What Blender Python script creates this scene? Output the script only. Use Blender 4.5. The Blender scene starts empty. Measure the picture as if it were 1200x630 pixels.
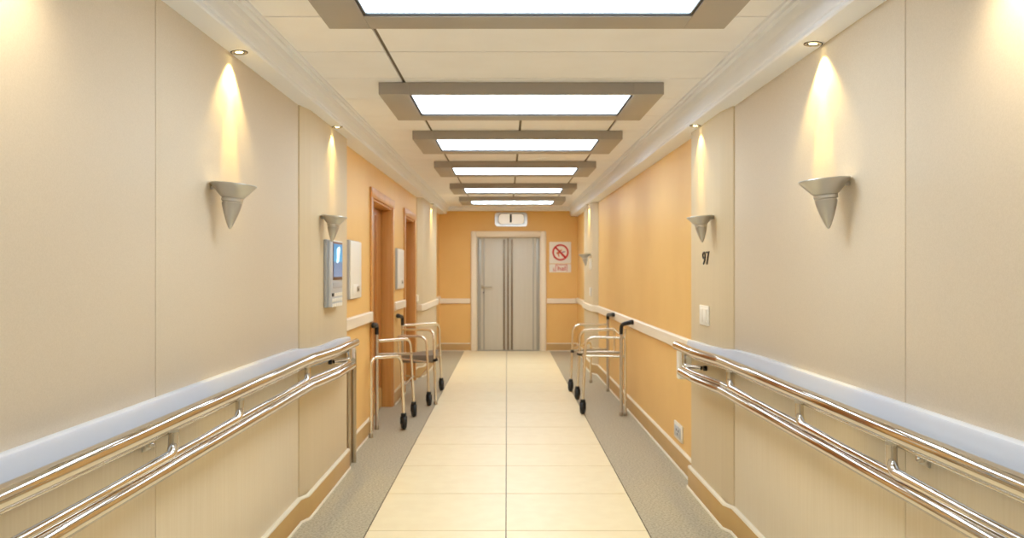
import bpy, bmesh, math, random
from mathutils import Vector, Matrix
PI = math.pi
random.seed(4)
sc = bpy.context.scene
COL = sc.collection
H = 1.43            # eye height
F = 982.0           # focal length in pixels of the 1200 px wide frame

# ------------------------------------------------------------------ materials
def lin(c):
    return tuple(((v/255.)/12.92 if v/255. <= .04045 else ((v/255.+.055)/1.055)**2.4) for v in c)

def mat(name, rgb, rough=.5, metal=0., emit=None, estr=0., spec=.5):
    m = bpy.data.materials.new(name); m.use_nodes = True
    b = m.node_tree.nodes['Principled BSDF']
    b.inputs['Base Color'].default_value = (*lin(rgb), 1)
    b.inputs['Roughness'].default_value = rough
    b.inputs['Metallic'].default_value = metal
    b.inputs['Specular IOR Level'].default_value = spec
    if emit:
        b.inputs['Emission Color'].default_value = (*lin(emit), 1)
        b.inputs['Emission Strength'].default_value = estr
    return m

def textured(m, rgb2, scale=(1, 1, 1), nscale=30., detail=3., amount=.5, bump=.0, bscale=None, bdist=.002, lo=.35, hi=.65):
    """object-space noise between the base colour and rgb2, plus an optional fine bump"""
    nt = m.node_tree; N = nt.nodes; L = nt.links
    b = N['Principled BSDF']
    tc = N.new('ShaderNodeTexCoord'); mp = N.new('ShaderNodeMapping')
    mp.inputs['Scale'].default_value = scale
    L.new(tc.outputs['Object'], mp.inputs['Vector'])
    no = N.new('ShaderNodeTexNoise'); no.inputs['Scale'].default_value = nscale; no.inputs['Detail'].default_value = detail
    L.new(mp.outputs['Vector'], no.inputs['Vector'])
    mr = N.new('ShaderNodeMapRange'); mr.inputs['From Min'].default_value = lo; mr.inputs['From Max'].default_value = hi
    mr.inputs['To Max'].default_value = amount
    L.new(no.outputs['Fac'], mr.inputs['Value'])
    mx = N.new('ShaderNodeMix'); mx.data_type = 'RGBA'
    mx.inputs['A'].default_value = b.inputs['Base Color'].default_value[:]
    mx.inputs['B'].default_value = (*lin(rgb2), 1)
    L.new(mr.outputs['Result'], mx.inputs['Factor'])
    L.new(mx.outputs['Result'], b.inputs['Base Color'])
    if bump:
        n2 = N.new('ShaderNodeTexNoise'); n2.inputs['Scale'].default_value = bscale or nscale; n2.inputs['Detail'].default_value = 2
        L.new(mp.outputs['Vector'], n2.inputs['Vector'])
        bp = N.new('ShaderNodeBump'); bp.inputs['Strength'].default_value = bump; bp.inputs['Distance'].default_value = bdist
        L.new(n2.outputs['Fac'], bp.inputs['Height']); L.new(bp.outputs['Normal'], b.inputs['Normal'])
    return m

M = {}
M['beige'] = textured(mat('beige_wall_vinyl', (218, 203, 182), .55, spec=.35), (206, 190, 167), nscale=230, amount=.5, bump=.3, bscale=300, bdist=.0012)
M['beige_low'] = textured(mat('beige_wainscot', (228, 213, 187), .45, spec=.4), (219, 202, 172), scale=(40, 40, 1.2), nscale=2.2, amount=.5)
M['pilaster'] = textured(mat('pilaster_vinyl', (212, 193, 160), .5, spec=.35), (203, 183, 149), scale=(60, 60, .6), nscale=2., amount=.45)
M['orange'] = textured(mat('orange_wall_paint', (235, 191, 119), .45, spec=.35), (230, 184, 111), nscale=2.2, amount=.6)
M['base'] = textured(mat('tan_baseboard', (198, 160, 100), .4), (190, 151, 92), nscale=6, amount=.5)
M['caulk'] = mat('pale_edge_bead', (236, 226, 204), .4)
M['white'] = mat('white_trim_paint', (238, 241, 252), .55, spec=.25)
M['rail_white'] = mat('white_bumper_vinyl', (203, 209, 224), .25)
M['cream_trim'] = mat('cream_bumper_vinyl', (240, 226, 204), .35)
M['ceiling'] = textured(mat('ceiling_plank', (245, 245, 251), .6, spec=.3), (240, 239, 244), nscale=4, amount=.5)
M['ceil_gap'] = mat('ceiling_joint', (120, 108, 96), .7)
M['tile'] = textured(mat('cream_floor_tile', (246, 232, 196), .38), (240, 224, 186), nscale=9, amount=.6, bump=.12, bscale=90, bdist=.001)
M['grout'] = mat('dark_grout', (104, 88, 62), .8)
M['vinyl'] = textured(mat('grey_green_sheet_vinyl', (196, 186, 162), .5, spec=.4), (150, 140, 117), nscale=75, amount=.9, detail=5, bump=.8, bscale=55, bdist=.004)
M['frame_grey'] = mat('taupe_fixture_metal', (168, 162, 157), .45, .2)
M['gasket'] = mat('black_gasket', (22, 20, 18), .5)
M['panel'] = mat('white_light_diffuser', (255, 255, 255), .5, emit=(221, 240, 255), estr=8.5)
M['panel_bright'] = mat('bright_light_diffuser', (255, 255, 255), .5, emit=(221, 240, 255), estr=14.)
M['chrome'] = mat('polished_chrome', (204, 198, 190), .05, 1.)
M['chrome2'] = mat('chrome_bracket', (222, 218, 212), .09, 1.)
M['satin'] = mat('satin_aluminium', (206, 202, 196), .3, .9)
M['champagne'] = mat('champagne_aluminium', (240, 232, 214), .22, .8)
M['steel_dull'] = mat('dull_steel', (182, 170, 150), .3, .9)
M['sconce'] = mat('silver_sconce_paint', (190, 187, 183), .3, .7)
M['sconce_in'] = mat('sconce_inner_white', (240, 236, 224), .4)
M['rubber'] = mat('black_rubber', (22, 21, 20), .5)
M['seat'] = mat('taupe_seat_panel', (128, 112, 92), .5)
M['wood'] = textured(mat('orange_brown_door_wood', (190, 126, 58), .38), (162, 100, 40), scale=(9, 9, .5), nscale=2.2, detail=5, amount=.9)
M['casing'] = textured(mat('honey_wood_casing', (212, 154, 84), .38), (194, 134, 66), scale=(10, 10, .6), nscale=2.2, detail=5, amount=.8)
M['door_grey'] = textured(mat('greige_door_laminate', (208, 202, 188), .38), (202, 195, 180), scale=(12, 12, .6), nscale=2, amount=.5)
M['door_strip'] = mat('bronze_door_strip', (134, 116, 92), .35, .5)
M['door_band'] = mat('grey_door_edge_band', (170, 166, 156), .35, .3)
M['plastic'] = mat('white_plastic', (238, 232, 220), .35)
M['plastic_grey'] = mat('grey_plastic', (176, 176, 178), .4)
M['silver_plastic'] = mat('silver_plastic', (198, 202, 208), .35, .3)
M['black'] = mat('black_paint', (14, 13, 12), .4)
M['brown_bar'] = mat('brown_screen_bar', (112, 74, 48), .5)
M['red'] = mat('red_print', (205, 40, 34), .45)
M['orange_print'] = mat('orange_print', (214, 120, 80), .45)
M['purple_print'] = mat('purple_print', (150, 84, 140), .45)
M['bulb'] = mat('downlight_lens', (255, 240, 200), .3, emit=(255, 236, 170), estr=14.)
M['sign_white'] = mat('sign_face_white', (240, 238, 232), .35, emit=(255, 250, 240), estr=.3)
# blue screen: lit display with a pale figure and a darker lower half
def screen_mat():
    m = mat('lit_blue_screen', (30, 60, 90), .2)
    nt = m.node_tree; N = nt.nodes; L = nt.links; b = N['Principled BSDF']
    tc = N.new('ShaderNodeTexCoord'); sp = N.new('ShaderNodeSeparateXYZ'); L.new(tc.outputs['Generated'], sp.inputs[0])
    r = N.new('ShaderNodeValToRGB'); e = r.color_ramp.elements
    e[0].position = 0; e[0].color = (*lin((120, 150, 190)), 1)
    e[1].position = 1; e[1].color = (*lin((20, 150, 215)), 1)
    k = r.color_ramp.elements.new(.42); k.color = (*lin((90, 130, 175)), 1)
    k = r.color_ramp.elements.new(.5); k.color = (*lin((60, 185, 235)), 1)
    L.new(sp.outputs['Z'], r.inputs['Fac'])
    L.new(r.outputs['Color'], b.inputs['Emission Color']); b.inputs['Emission Strength'].default_value = .75
    return m
M['screen'] = screen_mat()
M['screen_figure'] = mat('screen_pale_figure', (200, 235, 250), .3, emit=(205, 240, 252), estr=.8)

# ------------------------------------------------------------------ mesh helpers
def link(name, bm, m, parent=None, sharp=32):
    me = bpy.data.meshes.new(name)
    bmesh.ops.recalc_face_normals(bm, faces=bm.faces[:])
    bm.to_mesh(me); bm.free()
    for mm in (m if isinstance(m, (list, tuple)) else [m]):
        me.materials.append(mm)
    for p in me.polygons: p.use_smooth = True
    me.set_sharp_from_angle(angle=math.radians(sharp))
    o = bpy.data.objects.new(name, me); COL.objects.link(o)
    if parent: o.parent = parent; o.matrix_parent_inverse = Matrix.Translation(parent.location).inverted() if parent.type == 'EMPTY' else Matrix()
    return o

def thing(name, label, cat, loc=(0, 0, 0), group=None):
    o = bpy.data.objects.new(name, None); COL.objects.link(o); o.location = loc
    o.empty_display_size = .1
    o['label'] = label; o['category'] = cat
    if group: o['group'] = group
    return o

def struct(o, label=None, cat=None):
    o['kind'] = 'structure'
    if label: o['label'] = label
    if cat: o['category'] = cat
    return o

def nb(): return bmesh.new()

def box(bm, x0, x1, y0, y1, z0, z1, bev=0., seg=2, mi=0, warp=None):
    r = bmesh.ops.create_cube(bm, size=1)
    vs = r['verts']
    for v in vs:
        v.co = Vector((x0+(v.co.x+.5)*(x1-x0), y0+(v.co.y+.5)*(y1-y0), z0+(v.co.z+.5)*(z1-z0)))
        if warp: v.co.z += warp(v.co.y)
    fs = set(f for v in vs for f in v.link_faces)
    for f in fs: f.material_index = mi
    if bev:
        es = list(set(e for v in vs for e in v.link_edges))
        bmesh.ops.bevel(bm, geom=es, offset=bev, segments=seg, profile=.5, affect='EDGES', material=-1)
    return bm

def fillet(pts, rad, n=7):
    """polyline with rounded corners; rad is a number or one per inner point"""
    pts = [Vector(p) for p in pts]
    out = [pts[0]]
    for i in range(1, len(pts)-1):
        r = rad if not isinstance(rad, (list, tuple)) else rad[i-1]
        a, b, c = pts[i-1], pts[i], pts[i+1]
        u = (a-b); v = (c-b); lu, lv = u.length, v.length
        if r <= 0 or lu < 1e-6 or lv < 1e-6: out.append(b); continue
        u /= lu; v /= lv
        ang = u.angle(v)
        t = min(r/math.tan(ang/2), lu*.49, lv*.49) if ang < PI-.01 else 0
        if t <= 0: out.append(b); continue
        p0, p1 = b+u*t, b+v*t
        for k in range(n+1):
            s = k/n
            out.append(p0*(1-s)**2 + b*2*s*(1-s) + p1*s*s)
    out.append(pts[-1])
    return out

def tube(bm, pts, r, n=14, cap=True, mi=0):
    pts = [Vector(p) for p in pts]
    radii = r if isinstance(r, (list, tuple)) else [r]*len(pts)
    tang = []
    for i in range(len(pts)):
        t = (pts[min(i+1, len(pts)-1)]-pts[max(i-1, 0)]).normalized(); tang.append(t)
    ref = Vector((0, 0, 1)) if abs(tang[0].z) < .9 else Vector((1, 0, 0))
    u = tang[0].cross(ref).normalized()
    rings = []
    for i, p in enumerate(pts):
        t = tang[i]
        u = (u-t*u.dot(t)).normalized(); w = t.cross(u)
        rings.append([bm.verts.new(p+(u*math.cos(2*PI*k/n)+w*math.sin(2*PI*k/n))*radii[i]) for k in range(n)])
    for a, b in zip(rings, rings[1:]):
        for k in range(n):
            bm.faces.new((a[k], a[(k+1) % n], b[(k+1) % n], b[k])).material_index = mi
    if cap:
        bm.faces.new(rings[0]).material_index = mi; bm.faces.new(rings[-1][::-1]).material_index = mi
    return bm

def lathe(bm, prof, n=40, mtx=None, mi=0):
    """prof: (radius, z) around the z axis; mtx places it"""
    mtx = mtx or Matrix()
    rings = []
    for r, z in prof:
        if r < 1e-5: rings.append([bm.verts.new(mtx @ Vector((0, 0, z)))])
        else: rings.append([bm.verts.new(mtx @ Vector((r*math.cos(2*PI*k/n), r*math.sin(2*PI*k/n), z))) for k in range(n)])
    for a, b in zip(rings, rings[1:]):
        for k in range(n):
            A = [a[k % len(a)], a[(k+1) % len(a)]] if len(a) > 1 else [a[0]]
            B = [b[(k+1) % len(b)], b[k % len(b)]] if len(b) > 1 else [b[0]]
            if len(A)+len(B) > 2: bm.faces.new(A+B).material_index = mi
    return bm

def sweep(bm, path, prof, side=1, zf=None, closed=True, mi=0):
    """sweep a (d, z) section along a horizontal path; d runs into the corridor.
    side=+1: the corridor is on the right of the travel direction, -1: on its left"""
    P = [Vector((p[0], p[1])) for p in path]
    zo = [p[2] if len(p) > 2 else 0. for p in path]
    nrm = []
    for a, b in zip(P, P[1:]):
        d = (b-a).normalized(); nrm.append(Vector((d.y, -d.x))*side)
    rings = []
    for i, p in enumerate(P):
        n1 = nrm[max(i-1, 0)]; n2 = nrm[min(i, len(nrm)-1)]
        m = (n1+n2)/(1+n1.dot(n2))
        ring = []
        for d, z in prof:
            q = p+m*d
            ring.append(bm.verts.new((q.x, q.y, z+zo[i]+(zf(q.y) if zf else 0))))
        rings.append(ring)
    k = len(prof)
    for a, b in zip(rings, rings[1:]):
        for j in range(k if closed else k-1):
            bm.faces.new((a[j], a[(j+1) % k], b[(j+1) % k], b[j])).material_index = mi
    if closed:
        bm.faces.new(rings[0]).material_index = mi; bm.faces.new(rings[-1][::-1]).material_index = mi
    return bm

def text_mesh(name, body, size, m, parent, mtx, ext=.002, sx=1., bold=.0):
    cu = bpy.data.curves.new(name+'_curve', 'FONT'); cu.body = body; cu.size = size; cu.extrude = ext
    cu.align_x = 'CENTER'; cu.align_y = 'CENTER'; cu.offset = bold
    to = bpy.data.objects.new(name+'_tmp', cu); COL.objects.link(to)
    bpy.context.view_layer.update()
    me = bpy.data.meshes.new_from_object(to.evaluated_get(bpy.context.evaluated_depsgraph_get()))
    bpy.data.objects.remove(to); bpy.data.curves.remove(cu)
    me.name = name
    me.transform(mtx @ Matrix.Diagonal((sx, 1, 1, 1)))
    me.materials.clear(); me.materials.append(m)
    o = bpy.data.objects.new(name, me); COL.objects.link(o)
    if parent: o.parent = parent; o.matrix_parent_inverse = Matrix.Translation(parent.location).inverted() if parent.type == 'EMPTY' else Matrix()
    return o

# ------------------------------------------------------------------ layout
XL, XR = -1.19, 1.25            # near wall faces
PL, PR = -1.16, 1.22            # pilaster faces
OL, OR_ = -1.22, 1.27           # orange wall faces
PLY0, PLY1 = 4.78, 6.08
PRY0, PRY1 = 4.60, 5.55
FYL0, FYL1, FXL = 11.30, 13.6, -1.14     # far pilasters
FYR0, FYR1, FXR = 11.60, 13.0, 1.20
YF = 15.1                       # end wall
YB = -3.0                       # wall behind the camera
def zc(y): return .008*(y-3)    # the ceiling climbs very slightly to the far end
CEIL = 2.50
CBL, CBR = 2.365, 2.325         # underside of the crown left / right

# ------------------------------------------------------------------ floor
TX0, TX1 = -.77, .775
bm = nb()
box(bm, -1.6, 1.6, YB-.1, YF+.15, -.12, -.006, mi=1)
box(bm, -1.6, TX0-.004, YB, YF+.06, -.008, 0., mi=0)
box(bm, TX1+.004, 1.6, YB, YF+.06, -.008, 0., mi=0)
floor = struct(link('floor', bm, [M['vinyl'], M['grout']]))
bm = nb()
J = 5.40; T = .772
ys = [J+T*k for k in range(-11, 14)]
ys = [max(y, YB) for y in ys if y < YF+.02] + [YF+.04]
for y0, y1 in zip(ys, ys[1:]):
    if y1-y0 < .02: continue
    for x0, x1 in ((TX0, -.005), (-.005, TX1)):
        box(bm, x0+.0024, x1-.0024, y0+.0045, y1-.0045, -.008, 0.0005, bev=.0012, seg=1)
tiles = link('tile_paving', bm, M['tile'], floor); tiles['label'] = 'cream square floor tiles down the middle'

# ------------------------------------------------------------------ walls
ZT = 2.72
def panels(bm, x0, x1, ys, z0, z1, gap=.0025, inner=None):
    for a, b in zip(ys, ys[1:]):
        box(bm, x0, x1, a+gap, b-gap, z0, z1, bev=.003, seg=2)

def make_wall(side):
    s = -1 if side == 'left' else 1
    X = XL if s < 0 else XR; O = OL if s < 0 else OR_
    out = s*1.62
    def bx(bm, xf, y0, y1, z0, z1, mi=0, bev=0.):
        box(bm, min(xf, out), max(xf, out), y0, y1, z0, z1, mi=mi, bev=bev)
    py0, py1, P = (PLY0, PLY1, PL) if s < 0 else (PRY0, PRY1, PR)
    fy0, fy1, FX = (FYL0, FYL1, FXL) if s < 0 else (FYR0, FYR1, FXR)
    bm = nb()
    if s < 0:
        edges = [py1-.02, 7.55, 8.87, 9.98, 11.0, YF+.1]
        bx(bm, O, edges[0], edges[1], 0, ZT); bx(bm, O, edges[2], edges[3], 0, ZT); bx(bm, O, edges[4], edges[5], 0, ZT)
        bx(bm, O, edges[1], edges[2], 2.10, ZT); bx(bm, O, edges[3], edges[4], 2.10, ZT)
        bx(bm, O-.20, edges[1], edges[2], 0, 2.10); bx(bm, O-.20, edges[3], edges[4], 0, 2.10)
    else:
        bx(bm, O, py1-.02, YF+.1, 0, ZT)
    # dark backing behind the panel joints
    box(bm, min(X+s*.012, out), max(X+s*.012, out), YB, py0+.02, 0, ZT, mi=1)
    w = struct(link('wall_'+side, bm, [M['orange'], M['grout']]))
    seams = [YB, -1.03, .9, 2.84, py0] if s < 0 else [YB, -1.3, .66, 2.63, py0]
    xa, xb = sorted((X, X+s*.05))
    for a, b in zip(seams, seams[1:]):
        bm = nb(); box(bm, xa, xb, a+.0022, b-.0022, .93, ZT, bev=.003)
        link('wall_panel', bm, M['beige'], w)
        bm = nb(); box(bm, xa, xb, a+.0022, b-.0022, 0, .928, bev=.003)
        link('wainscot_panel', bm, M['beige_low'], w)
    # pilaster with a softly rounded near edge
    bm = nb()
    def pil(bm, y0, y1, xf, back, r=.05):
        pts = [(back, y0)]
        d = abs(back-xf)
        pts += [(back-s*d*.3, y0+.004), (back-s*d*.92, y0+r), (xf, y0+r*1.25)]
        pts += [(xf, y1-.008), (xf+s*.008, y1), (back, y1)]
        lo = [bm.verts.new((x, y, 0)) for x, y in pts]; hi = [bm.verts.new((x, y, ZT)) for x, y in pts]
        n = len(pts)
        for i in range(n):
            bm.faces.new((lo[i], lo[(i+1) % n], hi[(i+1) % n], hi[i]))
        bm.faces.new(lo); bm.faces.new(hi)
    pil(bm, py0, py1, P, X+s*.004, .16)
    link('pilaster', bm, M['pilaster'], w, sharp=20)
    bm = nb(); pil(bm, fy0, fy1, FX, O+s*.02, .12)
    link('pilaster', bm, M['pilaster'], w, sharp=20)
    return w
wall_left = make_wall('left'); wall_right = make_wall('right')

# end wall with the opening of the double door
DX0, DX1, DZ = -.554, .615, 2.07
bm = nb()
box(bm, -1.4, DX0, YF, YF+.3, 0, ZT); box(bm, DX1, 1.45, YF, YF+.3, 0, ZT); box(bm, DX0, DX1, YF, YF+.3, DZ, ZT)
box(bm, DX0, DX1, YF+.2, YF+.3, 0, DZ)
struct(link('wall_end', bm, M['orange']))
bm = nb(); box(bm, -1.6, 1.6, YB-.15, YB, 0, ZT)
struct(link('wall_back', bm, M['beige']))

# ------------------------------------------------------------------ ceiling
bm = nb()
box(bm, -1.6, 1.6, YB-.1, YF+.2, CEIL+.012, CEIL+.25, mi=1, warp=zc)
cy = [4.12+.585*k for k in range(-13, 20)]
cy = [max(c, YB) for c in cy if c > YB-.58]
cy = [c for c in cy if c < YF]+[YF]
for a, b in zip(cy, cy[1:]):
    cols = [-1.14, -.59, .10, .79, 1.2] if a > 5.5 else [-1.14, -.59, 1.2]
    for i, (x0, x1) in enumerate(zip(cols, cols[1:])):
        g0 = .009 if i else 0; g1 = .009 if i < len(cols)-2 else 0
        box(bm, x0+g0, x1-g1, a+.0065, b-.0065, CEIL, CEIL+.012, bev=.002, seg=1, mi=0, warp=zc)
struct(link('ceiling', bm, [M['ceiling'], M['ceil_gap']]))

# crown mouldings
def crown_profile(w, B):
    h = CEIL-B
    p = [(-.04, -.003), (.098, .006), (.104, .012), (.104, .026), (.110, .030)]
    for k in range(4):      # cove
        t = k/3*PI/2
        p.append((.111+(w*.78-.111)*(1-math.cos(t)), .034+(h*.60-.034)*math.sin(t)))
    p += [(w*.79, h*.66), (w*.795, h*.80), (w*.92, h*.82), (w*.925, h*.90), (w, h*.92), (w, h+.01), (-.04, h+.01)]
    return [(d, B+z) for d, z in p]
bm = nb()
sweep(bm, [(XL, YB), (XL, YF)],
      crown_profile(.165, CBL), 1, zc)
struct(link('trim_1', bm, M['white'], sharp=3))
bm = nb()
sweep(bm, [(XR, YB), (XR, YF)],
      crown_profile(.150, CBR), -1, zc)
struct(link('trim_2', bm, M['white'], sharp=3))
bm = nb()
e = zc(YF)
sweep(bm, [(-1.25, YF), (1.3, YF)], [(0, 2.52), (.03, 2.525), (.04, 2.545), (.07, 2.57), (.09, 2.575), (.09, 2.61), (0, 2.61)], 1)
struct(link('trim_3', bm, M['white']))

# ------------------------------------------------------------------ bumper bands (chair rails)
def band(z0, z1, d):
    return [(0, z0), (d*.7, z0), (d, z0+.008), (d, z0+(z1-z0)*.62), (d*.86, z0+(z1-z0)*.76), (d*.86, z1-.014), (d*.72, z1-.003), (d*.5, z1), (0, z1)]
bm = nb()
zl = -.055
sweep(bm, [(XL, YB, 0), (XL, PLY0-.5, 0), (XL, PLY0-.12, -.004), (XL+.004, PLY0-.02, -.012), (PL, PLY0+.12, -.022), (PL, PLY0+.45, -.034), (PL, PLY0+.85, -.032), (PL, PLY1-.25, -.036), (PL-.004, PLY1-.005, -.046)],
      band(.895, 1.005, .036), 1)
struct(link('trim_4', bm, M['rail_white']))
bm = nb()
sweep(bm, [(XR, YB, 0.02), (XR, PRY0-.5, .012), (XR, PRY0-.1, .004), (XR-.004, PRY0-.02, 0), (PR, PRY0+.12, -.008), (PR, PRY0+.4, -.016), (PR, PRY1-.2, -.02), (PR+.004, PRY1-.005, -.026)],
      band(.895, 1.005, .036), -1)
struct(link('trim_5', bm, M['rail_white']))
def flat_band(z0, z1, d=.032):
    return [(0, z0), (d*.8, z0), (d, z0+.006), (d, z1-.008), (d*.7, z1), (0, z1)]
n = 6
for path, z0, z1 in (
        ([(OL, PLY1+.01), (OL, 7.45)], .985, 1.075),
        ([(OL, 8.97), (OL, 9.88)], 1.01, 1.10),
        ([(OL, 11.09), (OL, FYL0-.02)], 1.03, 1.12)):
    bm = nb(); sweep(bm, path, flat_band(z0, z1), 1); struct(link('trim_%d' % n, bm, M['cream_trim'])); n += 1
bm = nb(); sweep(bm, [(FXL-.07, FYL0-.01), (FXL-.03, FYL0-.01), (FXL, FYL0+.19), (FXL, FYL1), (OL, FYL1+.05), (OL, YF-.04)], flat_band(.90, .99), 1)
struct(link('trim_%d' % n, bm, M['cream_trim'])); n += 1
bm = nb(); sweep(bm, [(OR_, PRY1+.09), (OR_, FYR0-.05), (OR_-.02, FYR0-.01), (FXR, FYR0+.2), (FXR, FYR1), (OR_, FYR1+.05), (OR_, YF-.04)], flat_band(.87, .96), -1)
struct(link('trim_%d' % n, bm, M['cream_trim'])); n += 1
bm = nb(); sweep(bm, [(OL+.002, YF), (-.66, YF)], flat_band(.855, .945), 1); struct(link('trim_%d' % n, bm, M['cream_trim'])); n += 1
bm = nb(); sweep(bm, [(.72, YF), (OR_-.002, YF)], flat_band(.855, .945), 1); struct(link('trim_%d' % n, bm, M['cream_trim'])); n += 1

# ------------------------------------------------------------------ baseboards
BB = [(0, .0), (.020, .0), (.020, .128), (.017, .136), (.010, .140), (0, .140)]
BC = [(.0205, .0), (.029, .0), (.029, .006), (.026, .011), (.0205, .013)]
BT = [(.0, .1395), (.0165, .1385), (.0212, .131), (.0215, .1355), (.017, .1435), (.0, .1445)]
def baseboard(name, paths, side):
    bm = nb(); bc = nb()
    for p in paths:
        sweep(bm, p, BB, side); sweep(bc, p, BC, side); sweep(bc, p, BT, side)
    o = struct(link(name, bm, M['base']))
    c = link('edge_bead', bc, M['caulk'], o); c['label'] = 'pale bead along the edges of the tan baseboard'
baseboard('baseboard_left', [
    [(XL, YB), (XL, PLY0-.01), (PL, PLY0+.06), (PL, PLY1), (PL-.002, PLY1+.01), (OL+.002, PLY1+.03), (OL, PLY1+.04), (OL, 7.45)],
    [(OL, 8.97), (OL, 9.88)], [(OL, 11.09), (OL, FYL0), (FXL, FYL0+.18), (FXL, FYL1), (OL, FYL1+.05), (OL, YF)]], 1)
baseboard('baseboard_right', [
    [(XR, YB), (XR, PRY0-.01), (PR, PRY0+.06), (PR, PRY1), (PR+.002, PRY1+.01), (OR_-.002, PRY1+.03), (OR_, PRY1+.04), (OR_, FYR0), (FXR, FYR0+.18), (FXR, FYR1), (OR_, FYR1+.05), (OR_, YF)]], -1)
baseboard('baseboard_end', [[(OL, YF), (-.66, YF)], [(.72, YF), (OR_, YF)]], 1)

# ------------------------------------------------------------------ wooden side doors
def side_door(name, y0, y1, label):
    root = bpy.data.objects.new(name, None); COL.objects.link(root); root.location = (OL, (y0+y1)/2, 0)
    struct(root, label, 'door')
    bm = nb(); w = .09; f = OL+.018; b = OL-.15
    # casing on the wall and the lining of the reveal
    box(bm, OL+.001, f, y0-w, y0+.004, 0, 2.10, bev=.004); box(bm, OL+.001, f, y1-.004, y1+w, 0, 2.10, bev=.004)
    box(bm, OL+.001, f+.003, y0-w-.01, y1+w+.01, 2.095, 2.185, bev=.004)
    box(bm, b, OL+.004, y0+.001, y0+.022, 0, 2.098, bev=.002); box(bm, b, OL+.004, y1-.022, y1-.001, 0, 2.098, bev=.002)
    box(bm, b, OL+.004, y0+.022, y1-.022, 2.075, 2.098, bev=.002)
    link('door_frame', bm, M['casing'], root)
    bm = nb(); xf = OL-.105
    box(bm, xf-.045, xf, y0+.026, y1-.026, .008, 2.07, bev=.003)
    leaf = link('door_leaf', bm, M['wood'], root)
    bm = nb()                                      # vertical moulding lines on the leaf
    for t in (.30, .36, .64, .70):
        yy = y0+(y1-y0)*t
        tube(bm, [(xf+.001, yy, .25), (xf+.001, yy, 2.0)], .005, 8)
    link('moulding', bm, M['wood'], leaf)
    bm = nb()
    pts = [(y0+.03, .01), (y1-.03, .01), (y1-.03, .20), (y1-.25, .24), (y0+.45, .215), (y0+.03, .15)]
    a = [bm.verts.new((xf+.001, y, z)) for y, z in pts]; c = [bm.verts.new((xf+.006, y, z)) for y, z in pts]
    for i in range(len(pts)): bm.faces.new((a[i], a[(i+1) % 6], c[(i+1) % 6], c[i]))
    bm.faces.new(a); bm.faces.new(c)
    k = link('kick_plate', bm, M['base'], leaf)
    bm = nb()
    yy = y0+.10
    lathe(bm, [(0, 0), (.026, 0), (.026, .008), (.012, .011), (.012, .045), (0, .045)], 20, Matrix.Translation((xf, yy, 1.04)) @ Matrix.Rotation(PI/2, 4, 'Y'))
    tube(bm, fillet([(xf+.045, yy-.005, 1.04), (xf+.05, yy+.03, 1.04), (xf+.05, yy+.13, 1.038)], .01), .009)
    link('door_handle', bm, M['satin'], leaf)
    return root
side_door('door_2', 7.55, 8.87, 'honey-framed brown wood door beside the white wall box, nearer of the two')
side_door('door_3', 9.98, 11.0, 'honey-framed brown wood door next to the end wall, farther of the two')

# ------------------------------------------------------------------ double door at the end
root = bpy.data.objects.new('door_1', None); COL.objects.link(root); root.location = (.03, YF, 0)
struct(root, 'greige double door with bronze centre strips in a white frame', 'door')
bm = nb()
y0, y1 = YF-.035, YF+.12
box(bm, DX0-.092, DX0, y0, YF-.001, 0, DZ+.085, bev=.008); box(bm, DX1, DX1+.092, y0, YF-.001, 0, DZ+.085, bev=.008)
box(bm, DX0+.0005, DX1-.0005, y0, YF-.001, DZ, DZ+.085, bev=.004)
box(bm, DX0+.001, DX0+.02, y0+.004, y1, 0, DZ-.001, bev=.003); box(bm, DX1-.02, DX1-.001, y0+.004, y1, 0, DZ-.001, bev=.003)
box(bm, DX0+.02, DX1-.02, y0+.004, y1, DZ-.02, DZ-.001, bev=.003)
link('door_frame', bm, M['cream_trim'], root)
xm = .02; yl = YF+.05
for a, b, s in ((DX0+.024, xm-.003, -1), (xm+.003, DX1-.024, 1)):
    bm = nb(); box(bm, a, b, yl, yl+.05, .006, DZ-.024, bev=.003)
    leaf = link('door_leaf', bm, M['door_grey'], root)
    bm = nb()
    ed = a if s < 0 else b
    for off, w in ((.035, .05), (.115, .022)):
        c = ed-s*off
        box(bm, c-w/2, c+w/2, yl-.006, yl+.002, .02, DZ-.04, bev=.002)
    link('edge_band', bm, M['door_band'], leaf)
    bm = nb(); c = xm+s*.07
    box(bm, c-.016, c+.016, yl-.014, yl+.002, .02, DZ-.06, bev=.004)
    link('bronze_strip', bm, M['door_strip'], leaf)
    if s < 0:
        bm = nb(); hx, hz = -.435, 1.155
        box(bm, hx-.03, hx+.03, yl-.008, yl+.001, hz-.03, hz+.03, bev=.004)
        tube(bm, fillet([(hx, yl-.001, hz), (hx, yl-.05, hz), (hx+.17, yl-.05, hz)], .02), .012)
        link('door_handle', bm, M['steel_dull'], leaf)
        bm = nb(); box(bm, hx-.028, hx+.03, yl-.006, yl+.001, hz-.13, hz-.075, bev=.004)
        lathe(bm, [(0, 0), (.012, 0), (.012, .006), (0, .006)], 14, Matrix.Translation((hx, yl-.006, hz-.103)) @ Matrix.Rotation(PI/2, 4, 'X'))
        kp = link('lock_plate', bm, M['satin'], leaf)
        bm = nb(); box(bm, hx+.001, hx+.014, yl-.014, yl-.0125, hz-.112, hz-.094, bev=.0005)
        link('keyhole', bm, M['black'], kp)
bm = nb(); box(bm, xm-.016, xm+.016, yl-.016, yl-.0005, .02, DZ-.045, bev=.004)
link('astragal', bm, M['door_strip'], root)

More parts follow.
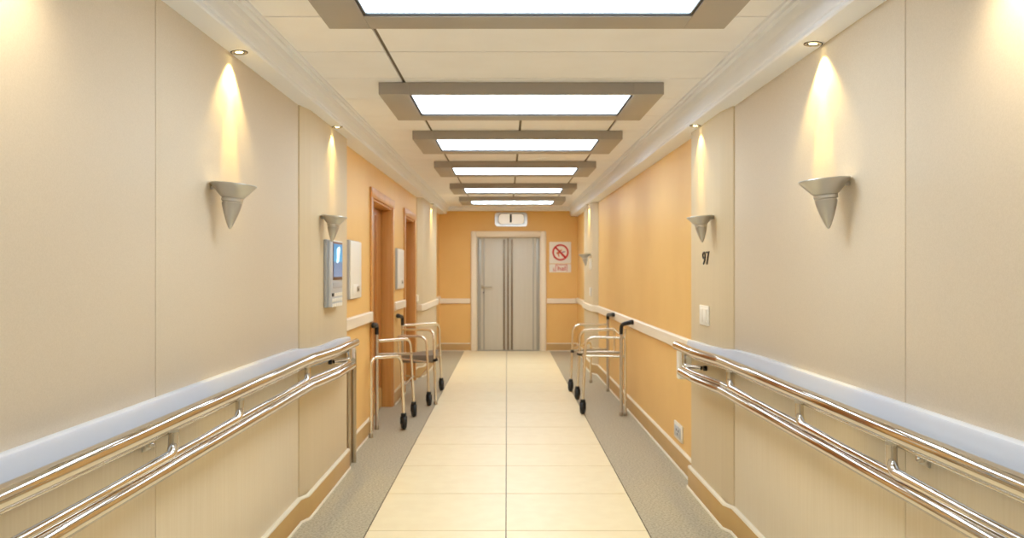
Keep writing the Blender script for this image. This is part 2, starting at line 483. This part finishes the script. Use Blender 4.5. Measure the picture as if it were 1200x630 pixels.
# ------------------------------------------------------------------ ceiling light panels
FX0, FX1 = -.735, .90
lights = [(-1.35, 'b'), (.62, 'a')]
ceil_labels = {
    2.60: 'taupe-framed ceiling light panel cut by the top edge, nearest of the row',
    4.80: 'taupe-framed ceiling light panel second in the row from the camera',
    6.52: 'taupe-framed ceiling light panel third in the row from the camera',
    8.45: 'taupe-framed ceiling light panel fourth in the row from the camera',
    10.75: 'taupe-framed ceiling light panel fifth in the row, second from the end wall',
    12.85: 'taupe-framed ceiling light panel closest to the grey double door'}
def ceiling_light(y0, depth, label):
    y1 = y0+depth
    zf = 2.43; top = CEIL-.001
    o = thing('ceiling_light', label, 'ceiling light', ((FX0+FX1)/2, (y0+y1)/2, CEIL+zc((y0+y1)/2)), 'ceiling light panels')
    b, nbw = .17, .03
    bm = nb()
    box(bm, FX0, FX0+b, y0, y1, zf, top, bev=.002, warp=zc); box(bm, FX1-b, FX1, y0, y1, zf, top, bev=.002, warp=zc)
    box(bm, FX0+b, FX1-b, y1-b, y1, zf, top, bev=.002, warp=zc); box(bm, FX0+b, FX1-b, y0, y0+nbw, zf, top, bev=.002, warp=zc)
    box(bm, FX0+b, FX1-b, y0+nbw, y1-b, zf+.034, top, warp=zc)
    link('light_frame', bm, M['frame_grey'], o)
    ix0, ix1, iy0, iy1 = FX0+b+.001, FX1-b-.001, y0+nbw+.001, y1-b-.001
    bm = nb(); g = .012
    for a in ((ix0, ix0+g, iy0, iy1), (ix1-g, ix1, iy0, iy1), (ix0+g, ix1-g, iy1-g, iy1), (ix0+g, ix1-g, iy0, iy0+g)):
        box(bm, *a, zf+.004, zf+.03, warp=zc)
    link('gasket', bm, M['gasket'], o)
    bm = nb(); box(bm, ix0+g+.001, ix1-g-.001, iy0+g+.001, iy1-g-.001, zf+.012, zf+.022, warp=zc)
    link('diffuser', bm, M['panel_bright' if y0 > 12 else 'panel'], o)
for y0, l in ceil_labels.items():
    ceiling_light(y0, .87, l)
for y0 in (.45, -1.6):
    ceiling_light(y0, .87, 'taupe-framed ceiling light panel overhead behind the camera')

# ------------------------------------------------------------------ downlights in the crown
def spot(name, loc, target, energy, angle, blend, rgb, rad):
    l = bpy.data.lights.new(name, 'SPOT'); l.energy = energy; l.spot_size = math.radians(angle); l.spot_blend = blend
    l.color = lin(rgb); l.shadow_soft_size = rad
    o = bpy.data.objects.new(name, l); COL.objects.link(o); o.location = loc
    o.rotation_euler = (Vector(target)-Vector(loc)).to_track_quat('-Z', 'Y').to_euler()
    return o
def downlight(xw, s, y, B, label, e1, e2, near=False):
    base = XL if s > 0 else XR
    x = base+s*min(abs(xw-base)+.040, .064)
    z = B+.0057*abs(x-base)/.1-.0005+zc(y)
    o = thing('downlight', label, 'downlight', (x, y, z), 'crown moulding downlights')
    tilt = Matrix.Rotation(-s*.075, 4, 'Y')
    T = Matrix.Translation((x, y, z+.003)) @ tilt
    bm = nb(); lathe(bm, [(.021, -.001), (.022, -.006), (.030, -.008), (.033, -.005), (.033, .0), (.021, .0)], 30, T)
    link('trim_ring', bm, M['chrome2'], o)
    bm = nb()
    for r in (.0345, .0205):  # thin black rings along the outer and inner edge of the trim ring
        lathe(bm, [(r-.0015, -.001), (r-.0015, -.0055), (r+.0015, -.0055), (r+.0015, -.001)], 30, T)
    link('dark_ring', bm, M['black'], o)
    bm = nb(); lathe(bm, [(0, -.0045), (.012, -.004), (.0185, -.002), (.0185, .001), (0, .001)], 24, T)
    link('lens', bm, M['bulb'], o)
    warm = (255, 210, 80)
    zs = z-.012
    if near:
        spot('downlight_lamp', (xw+s*.09, y, zs), (xw+s*.0, y, 1.1), e1, 138, .7, (255, 238, 200), .03)
    else:
        spot('downlight_lamp', (xw+s*.060, y, zs), (xw, y, zs-.85), e1, 35, .6, warm, .022)
        spot('downlight_lamp', (xw+s*.056, y, zs), (xw+s*.02, y, zs-.9), e2, 100, .5, (255, 226, 150), .010)
downlight(XL, 1, 3.60, CBL, 'small round downlight in the crown above the sconce over the plain beige panel', 36, 18)
downlight(XR, -1, 3.31, CBR, 'small round downlight in the crown above the larger sconce past number 97', 36, 18)
downlight(PL, 1, 5.56, CBL, 'small round downlight in the crown above the blue-screen terminal', 26, 9)
downlight(PR, -1, 5.27, CBR, 'small round downlight in the crown above the black number 97', 26, 9)
downlight(FXR, -1, 12.2, CBR, 'tiny far downlight in the crown near the prohibition sign', 24, 16)
downlight(FXL, 1, 12.6, CBL, 'tiny far downlight in the crown beyond the farther wood door', 24, 16)
downlight(XL, 1, 1.86, CBL, 'downlight in the crown nearest the camera, over the bent-post handrail', 27, 0, True)
downlight(XR, -1, 1.93, CBR, 'downlight in the crown nearest the camera, over the plain-ended handrail', 27, 0, True)

# ------------------------------------------------------------------ wall sconces
def sconce(xw, s, y, z, k, label):
    """s: +1 opens to +x (left wall). z: rim height; k: scale"""
    o = thing('wall_sconce', label, 'wall lamp', (xw, y, z-.16*k), 'silver cone sconces')
    c = Vector((xw+s*.0915*k, y, z))
    T = Matrix.Translation(c) @ Matrix.Rotation(s*.09, 4, 'Y') @ Matrix.Scale(k, 4)
    bm = nb()
    lathe(bm, [(.040, -.056), (.046, -.052), (.060, -.038), (.078, -.018), (.089, -.006), (.091, -.001), (.0895, .0015), (.087, 0)], 48, T)
    bowl = link('bowl', bm, M['sconce'], o)
    bm = nb(); lathe(bm, [(.087, 0), (.072, -.016), (.054, -.034), (.035, -.048), (0, -.050)], 48, T)
    link('inner_bowl', bm, M['sconce_in'], bowl)
    bm = nb(); lathe(bm, [(0, -.053), (.040, -.053), (.043, -.057), (.043, -.067), (.040, -.070), (.037, -.071), (.037, -.075), (.0405, -.076), (0, -.076)], 40, T)
    link('collar', bm, M['satin'], o)
    bm = nb(); lathe(bm, [(0, -.075), (.040, -.075), (.0392, -.082), (.0355, -.096), (.0265, -.125), (.0165, -.153), (.0085, -.171), (.0038, -.1785), (0, -.180)], 40, T)
    link('cone', bm, M['sconce'], o)
    bm = nb(); xa, xb = sorted((xw+s*.0005, xw+s*.020*k))
    box(bm, xa, xb, y-.012*k, y+.012*k, z-.022*k, z-.006*k, bev=.002)
    link('wall_bracket', bm, M['sconce'], o)
sconce(XL, 1, 3.37, 1.780, 1., 'silver cone sconce on the plain beige wall above the handrail with the bent floor post')
sconce(XR, -1, 3.06, 1.765, 1., 'silver cone sconce on the wide beige wall, larger neighbour of the one above 97')
sconce(PL, 1, 5.23, 1.775, .9, 'small silver cone sconce just above the blue-screen terminal')
sconce(PR, -1, 4.95, 1.755, .86, 'small silver cone sconce above the black number 97')
sconce(FXR, -1, 12.0, 1.68, .95, 'tiny far silver sconce beside the prohibition sign')

# ------------------------------------------------------------------ handrails
def handrail(s, label, posts, y_end, zt, zl, xw, pil, ypil, bolt):
    """s=+1: on the left wall (projects to +x)"""
    xr = xw+s*.112
    ox = (pil-xw)+s*.004
    o = thing('handrail', label, 'handrail', (xw, 2., 0), 'chrome handrails')
    def line(z, dx=0., ye=y_end, y0=YB+.05):
        return fillet([(xr+dx, y0, z), (xr+dx, ypil-.15, z), (xr+dx+ox, ypil+.35, z-.004), (xr+dx+ox, ye, z-.006)], .5, 8)
    def xat(y):
        return xr if y < ypil-.1 else (xr+ox if y > ypil+.3 else xr+ox*(y-ypil+.1)/.4)
    bm = nb(); p = line(zt); tube(bm, p, .0285, 28)
    lathe(bm, [(.0285, 0), (.0265, .008), (.018, .015), (0, .018)], 28, Matrix.Translation(p[-1]) @ Matrix.Rotation(-PI/2, 4, 'X'))
    link('top_rail', bm, M['chrome'], o)
    bm = nb(); tube(bm, line(zt-.036, -s*.016, y_end-.1), .0075, 12)
    link('under_rod', bm, M['chrome'], o)
    bm = nb(); p = line(zl, 0, y_end-.12); tube(bm, p, .024, 26)
    lathe(bm, [(.024, 0), (.022, .007), (.014, .012), (0, .014)], 26, Matrix.Translation(p[-1]) @ Matrix.Rotation(-PI/2, 4, 'X'))
    link('lower_rail', bm, M['chrome'], o)
    bm = nb(); tube(bm, line(zl+.034, -s*.004, y_end-.2), .013, 18)
    link('guide_rail', bm, M['chrome'], o)
    for y in posts:
        x = xat(y)
        bm = nb()
        bp = fillet([(x, y, zt-.02), (x, y, zl+.040), (x-s*.004, y-.46, zl+.034)], .085, 10)
        tube(bm, bp, [.0165]*(len(bp)-1)+[.0125], 20)
        b = link('bracket', bm, M['chrome2'], o)
        bm = nb(); tube(bm, [(x, y, zt-.026), (x, y, zt-.036)], .018, 20)
        link('collar', bm, M['satin'], b)
    # end bracket: down from the top rail, then back to the wall
    ye = y_end-.22; x = xr+ox
    bm = nb()
    tube(bm, fillet([(x, ye, zt-.02), (x, ye, zl+.045), (pil+s*.03, ye-.1, zl+.040)], .02, 8), .0135, 20)
    eb = link('end_bracket', bm, M['chrome2'], o)
    bm = nb(); lathe(bm, [(0, 0), (.016, 0), (.016, .02), (0, .02)], 20, Matrix.Translation((pil+s*.001, ye-.11, zl+.040)) @ Matrix.Rotation(s*PI/2, 4, 'Y'))
    link('wall_cap', bm, M['rubber'], eb)
    for y in [posts[0]-1.2]+[(a+b)/2 for a, b in zip(posts, posts[1:])]:       # stubs tying the rails to the wall
        bm = nb(); xx = xat(y)
        tube(bm, [((xw if y < ypil else pil)+s*.038, y, zt-.01), (xx, y, zt-.01)], .009, 12)
        link('wall_stub', bm, M['chrome2'], o)
    by, bz = bolt
    bm = nb(); xa, xb = sorted((xw+s*.0005, xw+s*.006))
    box(bm, xa, xb, by-.03, by+.03, bz-.022, bz+.022, bev=.002)
    bo = link('bolt_plate', bm, M['satin'], o)
    bm = nb(); lathe(bm, [(0, 0), (.011, 0), (.012, .012), (.008, .022), (0, .024)], 20, Matrix.Translation((xw+s*.006, by, bz)) @ Matrix.Rotation(s*PI/2, 4, 'Y'))
    link('bolt', bm, M['chrome2'], bo)
    return o
hl = handrail(1, 'polished chrome double handrail ending in a bent floor post by the terminal', [2.71, 3.38, 4.53], 5.78, .948, .802, XL, PL, PLY0, (2.76, .862))
hr = handrail(-1, 'polished chrome double handrail ending at a white plate below number 97', [2.48, 3.26, 4.28], 5.44, .955, .800, XR, PR, PRY0, (2.50, .872))
bm = nb()
for px, py, pz, rr in ((-1.172, 6.20, .80, .020), (-1.150, 6.285, .855, .021)):
    tube(bm, fillet([(px, py, .002), (px, py, pz), (-1.10, 5.95, pz+.005), (-1.045, 5.66, .83)], [.13, .1], 10), rr, 20)
link('end_post', bm, M['steel_dull'], hl)
bm = nb(); box(bm, 1.138, OR_-.0005, 5.565, 5.625, .715, .915, bev=.008, seg=3)
ep = link('end_plate', bm, M['plastic'], hr); ep['label'] = 'white end plate'
bm = nb(); tube(bm, [(1.163, 5.42, .90), (1.168, 5.567, .90)], .012, 14); link('plate_stub', bm, M['chrome2'], hr)

# ------------------------------------------------------------------ wall terminal with blue screen
def xbox(bm, xw, s, d0, d1, y0, y1, z0, z1, bev=.0, mi=0):
    a, b = sorted((xw+s*d0, xw+s*d1)); box(bm, a, b, y0, y1, z0, z1, bev=bev, mi=mi)
ty0, ty1, tz0, tz1 = 5.30, 5.69, 1.20, 1.635
o = thing('wall_terminal', 'silver wall terminal with blue screen and keypad under a small sconce', 'wall terminal', (PL, 5.50, tz0))
bm = nb(); xbox(bm, PL, 1, .0005, .026, ty0, ty1, tz0, tz1, .006); link('back_housing', bm, M['plastic_grey'], o)
bm = nb(); xbox(bm, PL, 1, .0265, .045, ty0+.008, ty1-.004, tz0+.004, tz1-.004, .006); link('front_plate', bm, M['silver_plastic'], o)
f = .045
bm = nb(); xbox(bm, PL, 1, f, f+.003, ty0+.07, ty1-.025, 1.375, 1.625, .001); bz = link('screen_bezel', bm, M['brown_bar'], o)
bm = nb(); xbox(bm, PL, 1, f+.003, f+.005, ty0+.08, ty1-.035, 1.395, 1.61); s_ = link('screen', bm, M['screen'], o)
bm = nb()
pts = [(5.52, 1.49), (5.56, 1.485), (5.60, 1.50), (5.615, 1.54), (5.64, 1.575), (5.62, 1.595), (5.57, 1.59), (5.53, 1.575), (5.535, 1.53)]
a = [bm.verts.new((PL+f+.0052, y-.06, z)) for y, z in pts]; c = [bm.verts.new((PL+f+.0062, y-.06, z)) for y, z in pts]
for i in range(len(pts)): bm.faces.new((a[i], a[(i+1) % len(pts)], c[(i+1) % len(pts)], c[i]))
bm.faces.new(a); bm.faces.new(c)
link('screen_picture', bm, M['screen_figure'], s_)
bm = nb(); xbox(bm, PL, 1, f, f+.003, ty0+.07, ty1-.025, 1.322, 1.36, .001); link('info_strip', bm, M['plastic_grey'], o)
for r in range(3):
    for c in range(5):
        yy = ty0+.04+c*.066; zz = 1.292-r*.034
        bm = nb(); xbox(bm, PL, 1, f, f+.005, yy, yy+.049, zz-.022, zz, .002)
        link('button', bm, M['gasket'] if (r, c) == (0, 0) else M['plastic'], o)

# ------------------------------------------------------------------ white wall boxes on the orange wall
def wall_box(y0, y1, z0, z1, label):
    o = thing('wall_box', label, 'wall box', (OL, (y0+y1)/2, z0), 'white wall boxes')
    bm = nb(); xbox(bm, OL, 1, .0005, .022, y0, y1, z0, z1, .005); link('box_back', bm, M['plastic_grey'], o)
    bm = nb(); xbox(bm, OL, 1, .0225, .034, y0+.012, y1-.006, z0+.006, z1-.006, .005); link('cover', bm, M['plastic'], o)
    w = y1-y0
    bm = nb(); xbox(bm, OL, 1, .034, .038, y0+.10*w/.6, y1-.06*w/.6, z0+.03, z0+.115, .002); hp = link('hatch', bm, M['plastic'], o)
    bm = nb(); xbox(bm, OL, 1, .038, .044, y0+w*.52, y0+w*.70, z0+.055, z0+.10, .003); lk = link('lock', bm, M['satin'], hp)
    bm = nb(); xbox(bm, OL, 1, .044, .0455, y0+w*.56, y0+w*.63, z0+.062, z0+.082, 0); link('keyhole', bm, M['black'], lk)
wall_box(6.36, 6.84, 1.215, 1.672, 'white wall box between the terminal and the nearer wood door')
wall_box(9.14, 9.68, 1.235, 1.685, 'white wall box between the two wood doors')

# ------------------------------------------------------------------ room number, switches, socket on the right
num = text_mesh('room_number', '97', .115, M['black'], None,
                Matrix.Translation((PR-.003, 5.13, 1.508)) @ Matrix(((0, 0, -1, 0), (-1, 0, 0, 0), (0, 1, 0, 0), (0, 0, 0, 1))), .0025, 1.6, .0)
num['label'] = 'black number 97 on the beige pilaster'; num['category'] = 'number sign'

def switch(xw, y0, y1, z0, z1, label, cat, name, rockers):
    o = thing(name, label, cat, (xw, (y0+y1)/2, z0))
    bm = nb(); xbox(bm, xw, -1, .0005, .010, y0, y1, z0, z1, .003); link('face_plate', bm, M['plastic'], o)
    w = (y1-y0); h = z1-z0
    for k in range(rockers):
        a = y0+w*.12+k*w*.76/rockers
        bm = nb(); xbox(bm, xw, -1, .010, .0145, a+.003, a+w*.76/rockers-.003, z0+h*.16, z1-h*.16, .002)
        link('rocker', bm, M['plastic'], o)
    return o
switch(PR, 5.04, 5.27, 1.10, 1.222, 'white double rocker switch below the number 97', 'light switch', 'light_switch', 2)
so = thing('wall_socket', 'white wall socket low on the orange wall beside the tan baseboard', 'socket', (OR_, 6.15, .19))
bm = nb(); xbox(bm, OR_, -1, .0005, .012, 6.03, 6.31, .190, .315, .004); link('face_plate', bm, M['plastic'], so)
bm = nb(); xbox(bm, OR_, -1, .012, .016, 6.07, 6.27, .212, .293, .002); ins = link('insert', bm, M['silver_plastic'], so)
bm = nb()
for a, b in ((6.12, .262), (6.19, .262), (6.155, .235)):
    xbox(bm, OR_, -1, .016, .0168, a, a+.022, b-.008, b+.008)
link('slot', bm, M['gasket'], ins)
switch(FXR, 11.86, 12.14, 1.455, 1.62, 'tall white switch plate on the far pilaster just under the far sconce', 'light switch', 'light_switch', 1)
switch(FXR, 11.86, 12.10, 1.08, 1.20, 'small white switch plate on the far pilaster above the cream bumper rail', 'light switch', 'light_switch', 1)

# ------------------------------------------------------------------ signs on the end wall
def plate(bm, x0, x1, z0, z1, yb, yf, r, n=6):
    """rounded rectangle plate in the plane of the end wall"""
    pts = []
    for cx, cz, a0 in ((x1-r, z1-r, 0), (x0+r, z1-r, PI/2), (x0+r, z0+r, PI), (x1-r, z0+r, 1.5*PI)):
        for k in range(n+1):
            t = a0+PI/2*k/n; pts.append((cx+r*math.cos(t), cz+r*math.sin(t)))
    a = [bm.verts.new((x, yb, z)) for x, z in pts]; b = [bm.verts.new((x, yf, z)) for x, z in pts]
    m = len(pts)
    for i in range(m): bm.faces.new((a[i], a[(i+1) % m], b[(i+1) % m], b[i]))
    bm.faces.new(a); bm.faces.new(b)
EW = Matrix(((1, 0, 0, 0), (0, 0, -1, 0), (0, 1, 0, 0), (0, 0, 0, 1)))   # text facing the camera (-y)
o = thing('door_number_sign', 'silver-framed white sign with black 1 above the double door', 'sign', (.075, YF, 2.25))
bm = nb(); plate(bm, -.215, .365, 2.24, 2.495, YF-.0005, YF-.04, .055); link('sign_frame', bm, M['satin'], o)
bm = nb(); plate(bm, -.165, .315, 2.275, 2.468, YF-.0405, YF-.048, .06); link('sign_rim', bm, M['frame_grey'], o)
bm = nb(); plate(bm, -.145, .305, 2.285, 2.458, YF-.0485, YF-.052, .06); link('sign_face', bm, M['sign_white'], o)
text_mesh('numeral', '1', .19, M['black'], o, Matrix.Translation((.07, YF-.053, 2.375)) @ EW, .001, 1.15, .009)

o = thing('prohibition_sign', 'white sign with red barred circle over a red-lettered strip beside the door', 'sign', (.96, YF, 1.40))
bm = nb(); plate(bm, .765, 1.155, 1.575, 1.965, YF-.0005, YF-.014, .012); link('picture_plate', bm, M['plastic'], o)
bm = nb(); plate(bm, .765, 1.155, 1.415, 1.565, YF-.0005, YF-.014, .012); link('text_plate', bm, M['plastic'], o)
cx, cz = .965, 1.775
bm = nb()
R0, R1 = .118, .148
T = Matrix.Translation((cx, YF-.0145, cz)) @ Matrix.Rotation(PI/2, 4, 'X')
lathe(bm, [(R0, 0), (R1, 0), (R1, .003), (R0, .003), (R0, 0)], 48, T)
d = Vector((.7071, 0, -.7071)); q = Vector((.7071, 0, .7071))
c0 = Vector((cx, 0, cz))
co = [c0-d*.125+q*.016, c0+d*.125+q*.016, c0+d*.125-q*.016, c0-d*.125-q*.016]
a = [bm.verts.new((p.x, YF-.0145, p.z)) for p in co]; b = [bm.verts.new((p.x, YF-.0175, p.z)) for p in co]
for i in range(4): bm.faces.new((a[i], a[(i+1) % 4], b[(i+1) % 4], b[i]))
bm.faces.new(a); bm.faces.new(b)
link('barred_circle', bm, M['red'], o)
def print_poly(name, pts, m, y=YF-.0142, t=.0012):
    bm = nb(); k = len(pts)
    a = [bm.verts.new((cx+x, y, cz+z)) for x, z in pts]; b = [bm.verts.new((cx+x, y-t, cz+z)) for x, z in pts]
    for i in range(k): bm.faces.new((a[i], a[(i+1) % k], b[(i+1) % k], b[i]))
    bm.faces.new(a); bm.faces.new(b)
    return link(name, bm, m, o)
print_poly('printed_figure', [(-.075, .0), (-.045, .012), (-.03, .03), (-.005, .045), (.02, .055), (.03, .04), (.01, .022), (.0, .005), (-.02, -.01), (-.025, -.04), (-.02, -.08), (-.035, -.085), (-.045, -.04), (-.07, -.02)], M['orange_print'])
print_poly('printed_arm', [(.005, -.005), (.05, .018), (.085, .022), (.085, .008), (.05, .0), (.01, -.02)], M['purple_print'])
print_poly('printed_leg', [(-.03, -.01), (.01, .01), (.06, -.06), (.085, -.09), (.065, -.095), (.03, -.065), (.0, -.025)], M['red'])
text_mesh('lettering', 'hal', .115, M['red'], o, Matrix.Translation((.985, YF-.0150, 1.485)) @ EW, .001, 1.15, .001)
bm = nb()
for x0, x1, z0, z1 in ((.875, 1.085, 1.546, 1.556), (.875, .886, 1.435, 1.556), (.835, .845, 1.44, 1.50), (.845, .87, 1.44, 1.448), (1.075, 1.085, 1.435, 1.556)):
    box(bm, x0, x1, YF-.0165, YF-.0142, z0, z1)
link('printed_box', bm, M['red'], o)

# ------------------------------------------------------------------ walkers
TR = .0135
def wheel(parent, x, y, s, mname='caster_wheel'):
    """a caster with its axle along the corridor's width, in a black fork"""
    R = .062
    T = Matrix.Translation((x, y, R)) @ Matrix.Rotation(PI/2+.35*s, 4, 'Z') @ Matrix.Rotation(PI/2, 4, 'X')
    bm = nb()
    lathe(bm, [(.020, -.018), (.045, -.020), (.057, -.017), (R, -.008), (R, .008), (.057, .017), (.045, .020), (.020, .018), (.020, -.018)], 32, T)
    w = link(mname, bm, M['rubber'], parent)
    bm = nb(); lathe(bm, [(0, -.021), (.019, -.021), (.019, .021), (0, .021)], 20, T)
    link('hub', bm, M['gasket'], w)
    bm = nb(); box(bm, x-.024, x+.024, y-.024, y+.024, .115, .15, bev=.008)
    d = T.to_3x3() @ Vector((0, 0, 1))
    for k in (-1, 1):
        tube(bm, [(x, y, .13), (x+d.x*.026*k, y+d.y*.026*k, .115), (x+d.x*.026*k, y+d.y*.026*k, .055)], .007, 8)
    link('fork', bm, M['rubber'], w)

def grip(parent, p, mid, tip):
    bm = nb()
    path = fillet([p, (p[0], p[1], mid[2]), tip], .05, 8)
    n_ = len(path)
    tube(bm, path, [.0185 if i < n_*.75 else .0185+.007*((i-n_*.75)/(n_*.25)) for i in range(n_)], 16)
    lathe(bm, [(0, -.026), (.018, -.02), (.027, 0), (.018, .02), (0, .026)], 16, Matrix.Translation(tip))
    link('hand_grip', bm, M['rubber'], parent)

def foot(parent, x, y):
    bm = nb(); lathe(bm, [(0, 0), (.020, 0), (.021, .006), (.018, .035), (.0145, .04), (0, .04)], 18, Matrix.Translation((x, y, 0)))
    link('rubber_foot', bm, M['steel_dull'], parent)

def bent(parent, name, pts, rad, r=TR, m='champagne'):
    bm = nb(); tube(bm, fillet(pts, rad, 9), r, 16); return link(name, bm, M[m], parent)

def walker(label, loc): return thing('walker', label, 'walker', loc, 'folding walkers parked along the walls')

# A: near the bent post, left
A = walker('champagne metal wheeled walker by the nearer wood door, front one of the pair', (-1.08, 7.9, 0))
bent(A, 'low_frame', [(-1.172, 7.22, .03), (-1.172, 7.22, .685), (-.955, 7.58, .668), (-.936, 7.60, .12)], [.07, .10]); foot(A, -1.172, 7.22)
bent(A, 'rear_post', [(-1.180, 7.60, .03), (-1.180, 7.60, .905)], 0, .0165, 'satin'); foot(A, -1.180, 7.60)
grip(A, (-1.180, 7.60, .86), (0, 0, .945), (-1.170, 7.36, .958))
bent(A, 'arm_rail', [(-1.172, 7.61, .80), (-.945, 8.19, .772), (-.918, 8.26, .12)], [.11])
bent(A, 'crossbar', [(-1.172, 7.61, .675), (-.93, 8.22, .625)], 0, .013, 'steel_dull')
bent(A, 'crossbar', [(-.938, 7.60, .40), (-.920, 8.25, .40)], 0, .007, 'steel_dull')
bent(A, 'crossbar', [(-1.172, 7.22, .655), (-1.180, 7.60, .655)], 0, .010, 'steel_dull')
wheel(A, -.936, 7.60, 1); wheel(A, -.918, 8.26, 1)

B = walker('champagne metal wheeled walker with taupe seat panel behind the one at the nearer wood door', (-1.0, 9.4, 0))
bent(B, 'arm_rail', [(-1.165, 8.99, .735), (-.86, 8.95, .74), (-.832, 8.94, .12)], [.10])
bent(B, 'side_strut', [(-1.165, 8.99, .735), (-1.165, 8.99, .50), (-.84, 8.95, .46)], [.03], .010)
bent(B, 'rear_post', [(-1.165, 9.35, .03), (-1.165, 9.35, .88)], 0, .0165, 'satin'); foot(B, -1.165, 9.35)
grip(B, (-1.165, 9.35, .83), (0, 0, .925), (-1.19, 9.17, .945))
bent(B, 'arm_rail', [(-1.158, 9.34, .785), (-.79, 9.06, .80), (-.768, 9.02, .03)], [.10]); foot(B, -.768, 9.02)
bent(B, 'arm_rail', [(-1.158, 9.37, .83), (-.81, 10.02, .81), (-.79, 10.1, .12)], [.11])
bent(B, 'side_rod', [(-1.16, 9.02, .70), (-1.16, 9.35, .70)], 0, .008)
bent(B, 'side_brace', [(-.845, 8.95, .40), (-.93, 8.97, .30), (-1.13, 9.35, .27)], [.03], .010)
bent(B, 'crossbar', [(-1.16, 9.36, .42), (-.80, 10.06, .42)], 0, .009, 'steel_dull')
bm = nb()
pts = [(-1.155, 9.20), (-.76, 9.06), (-.80, 9.9), (-1.14, 9.42)]
for z in (0,):
    a = [bm.verts.new((x, y, .488)) for x, y in pts]; c = [bm.verts.new((x, y, .512)) for x, y in pts]
    for i in range(4): bm.faces.new((a[i], a[(i+1) % 4], c[(i+1) % 4], c[i]))
    bm.faces.new(a); bm.faces.new(c)
box(bm, -1.13, -.775, 9.04, 9.06, .445, .528, bev=.008)
link('seat_panel', bm, M['seat'], B)
bm = nb(); tube(bm, [(-.785, 9.03, .47), (-.75, 9.015, .485)], .016, 12); link('panel_clip', bm, M['rubber'], B)
wheel(B, -.832, 8.94, 1); wheel(B, -.79, 10.1, 1)

# C: nearer walker on the right
Cw = walker('champagne metal wheeled walker beside the cream rail on the orange wall, front one of two', (.97, 8.8, 0))
bent(Cw, 'rear_post', [(1.134, 8.31, .03), (1.134, 8.31, .87)], 0, .0165, 'satin'); foot(Cw, 1.134, 8.31)
grip(Cw, (1.134, 8.31, .81), (0, 0, .905), (1.222, 8.20, .935))
bent(Cw, 'rear_post', [(1.178, 8.33, .03), (1.178, 8.33, .86)], 0, .0135); foot(Cw, 1.178, 8.33)
bent(Cw, 'arm_rail', [(1.172, 8.345, .772), (.79, 8.40, .775), (.762, 8.41, .12)], [.11])
bent(Cw, 'crossbar', [(1.172, 8.345, .585), (.772, 8.41, .585)], 0, .012)
bent(Cw, 'crossbar', [(1.134, 8.33, .625), (.80, 9.30, .53)], 0, .013, 'steel_dull')
bent(Cw, 'arm_rail', [(1.16, 9.02, .81), (.82, 9.34, .775), (.788, 9.36, .12)], [.11])
bent(Cw, 'side_rod', [(1.134, 8.33, .80), (1.16, 9.02, .805)], 0, .008)
bent(Cw, 'side_strut', [(1.16, 9.02, .81), (1.16, 9.02, .57), (.80, 9.34, .53)], [.03], .010)
bm = nb(); tube(bm, [(.79, 9.33, .52), (.83, 9.30, .51)], .018, 12); link('panel_clip', bm, M['rubber'], Cw)
wheel(Cw, .762, 8.41, -1); wheel(Cw, .788, 9.36, -1)
# D: farther walker on the right
D = walker('champagne metal wheeled walker farther down the orange wall, nearer the prohibition sign', (1.0, 10.3, 0))
bent(D, 'rear_post', [(1.205, 10.0, .03), (1.205, 10.0, .92)], 0, .017, 'satin'); foot(D, 1.205, 10.0)
grip(D, (1.205, 10.0, .86), (0, 0, .915), (1.222, 9.62, .935))
bent(D, 'arm_rail', [(1.195, 10.0, .795), (.79, 10.0, .80), (.762, 10.0, .12)], [.11])
bent(D, 'crossbar', [(1.195, 10.0, .50), (.77, 10.0, .49)], 0, .012, 'steel_dull')
bent(D, 'far_frame', [(1.08, 10.8, .03), (1.08, 10.8, .52), (.775, 10.03, .50)], [.08]); foot(D, 1.08, 10.8)
bent(D, 'side_rod', [(1.08, 10.8, .47), (1.2, 10.02, .48)], 0, .010)
bm = nb(); tube(bm, [(.765, 10.0, .48), (.80, 9.985, .48)], .018, 12); link('panel_clip', bm, M['rubber'], D)
wheel(D, .762, 10.0, -1)

# ------------------------------------------------------------------ camera, world, colour
cd = bpy.data.cameras.new('camera'); cam = bpy.data.objects.new('camera', cd); COL.objects.link(cam)
cam.location = (0, 0, H); cam.rotation_euler = (PI/2, 0, 0)
cd.sensor_width = 36; cd.lens = F/1200*36
cd.shift_x = 6/1200; cd.shift_y = 3/1200
cd.clip_start = .05
cd.dof.use_dof = True; cd.dof.focus_distance = 2.7; cd.dof.aperture_fstop = 4.8
sc.camera = cam
w = bpy.data.worlds.new('world'); sc.world = w; w.use_nodes = True
w.node_tree.nodes['Background'].inputs[0].default_value = (.9, .85, .75, 1)
w.node_tree.nodes['Background'].inputs[1].default_value = .2
sc.view_settings.view_transform = 'Standard'; sc.view_settings.look = 'None'
sc.view_settings.gamma = 1; sc.view_settings.use_curve_mapping = False
sc.view_settings.exposure = 0.0
sc.cycles.max_bounces = 10; sc.cycles.diffuse_bounces = 6; sc.cycles.glossy_bounces = 4
sc.cycles.use_denoising = True
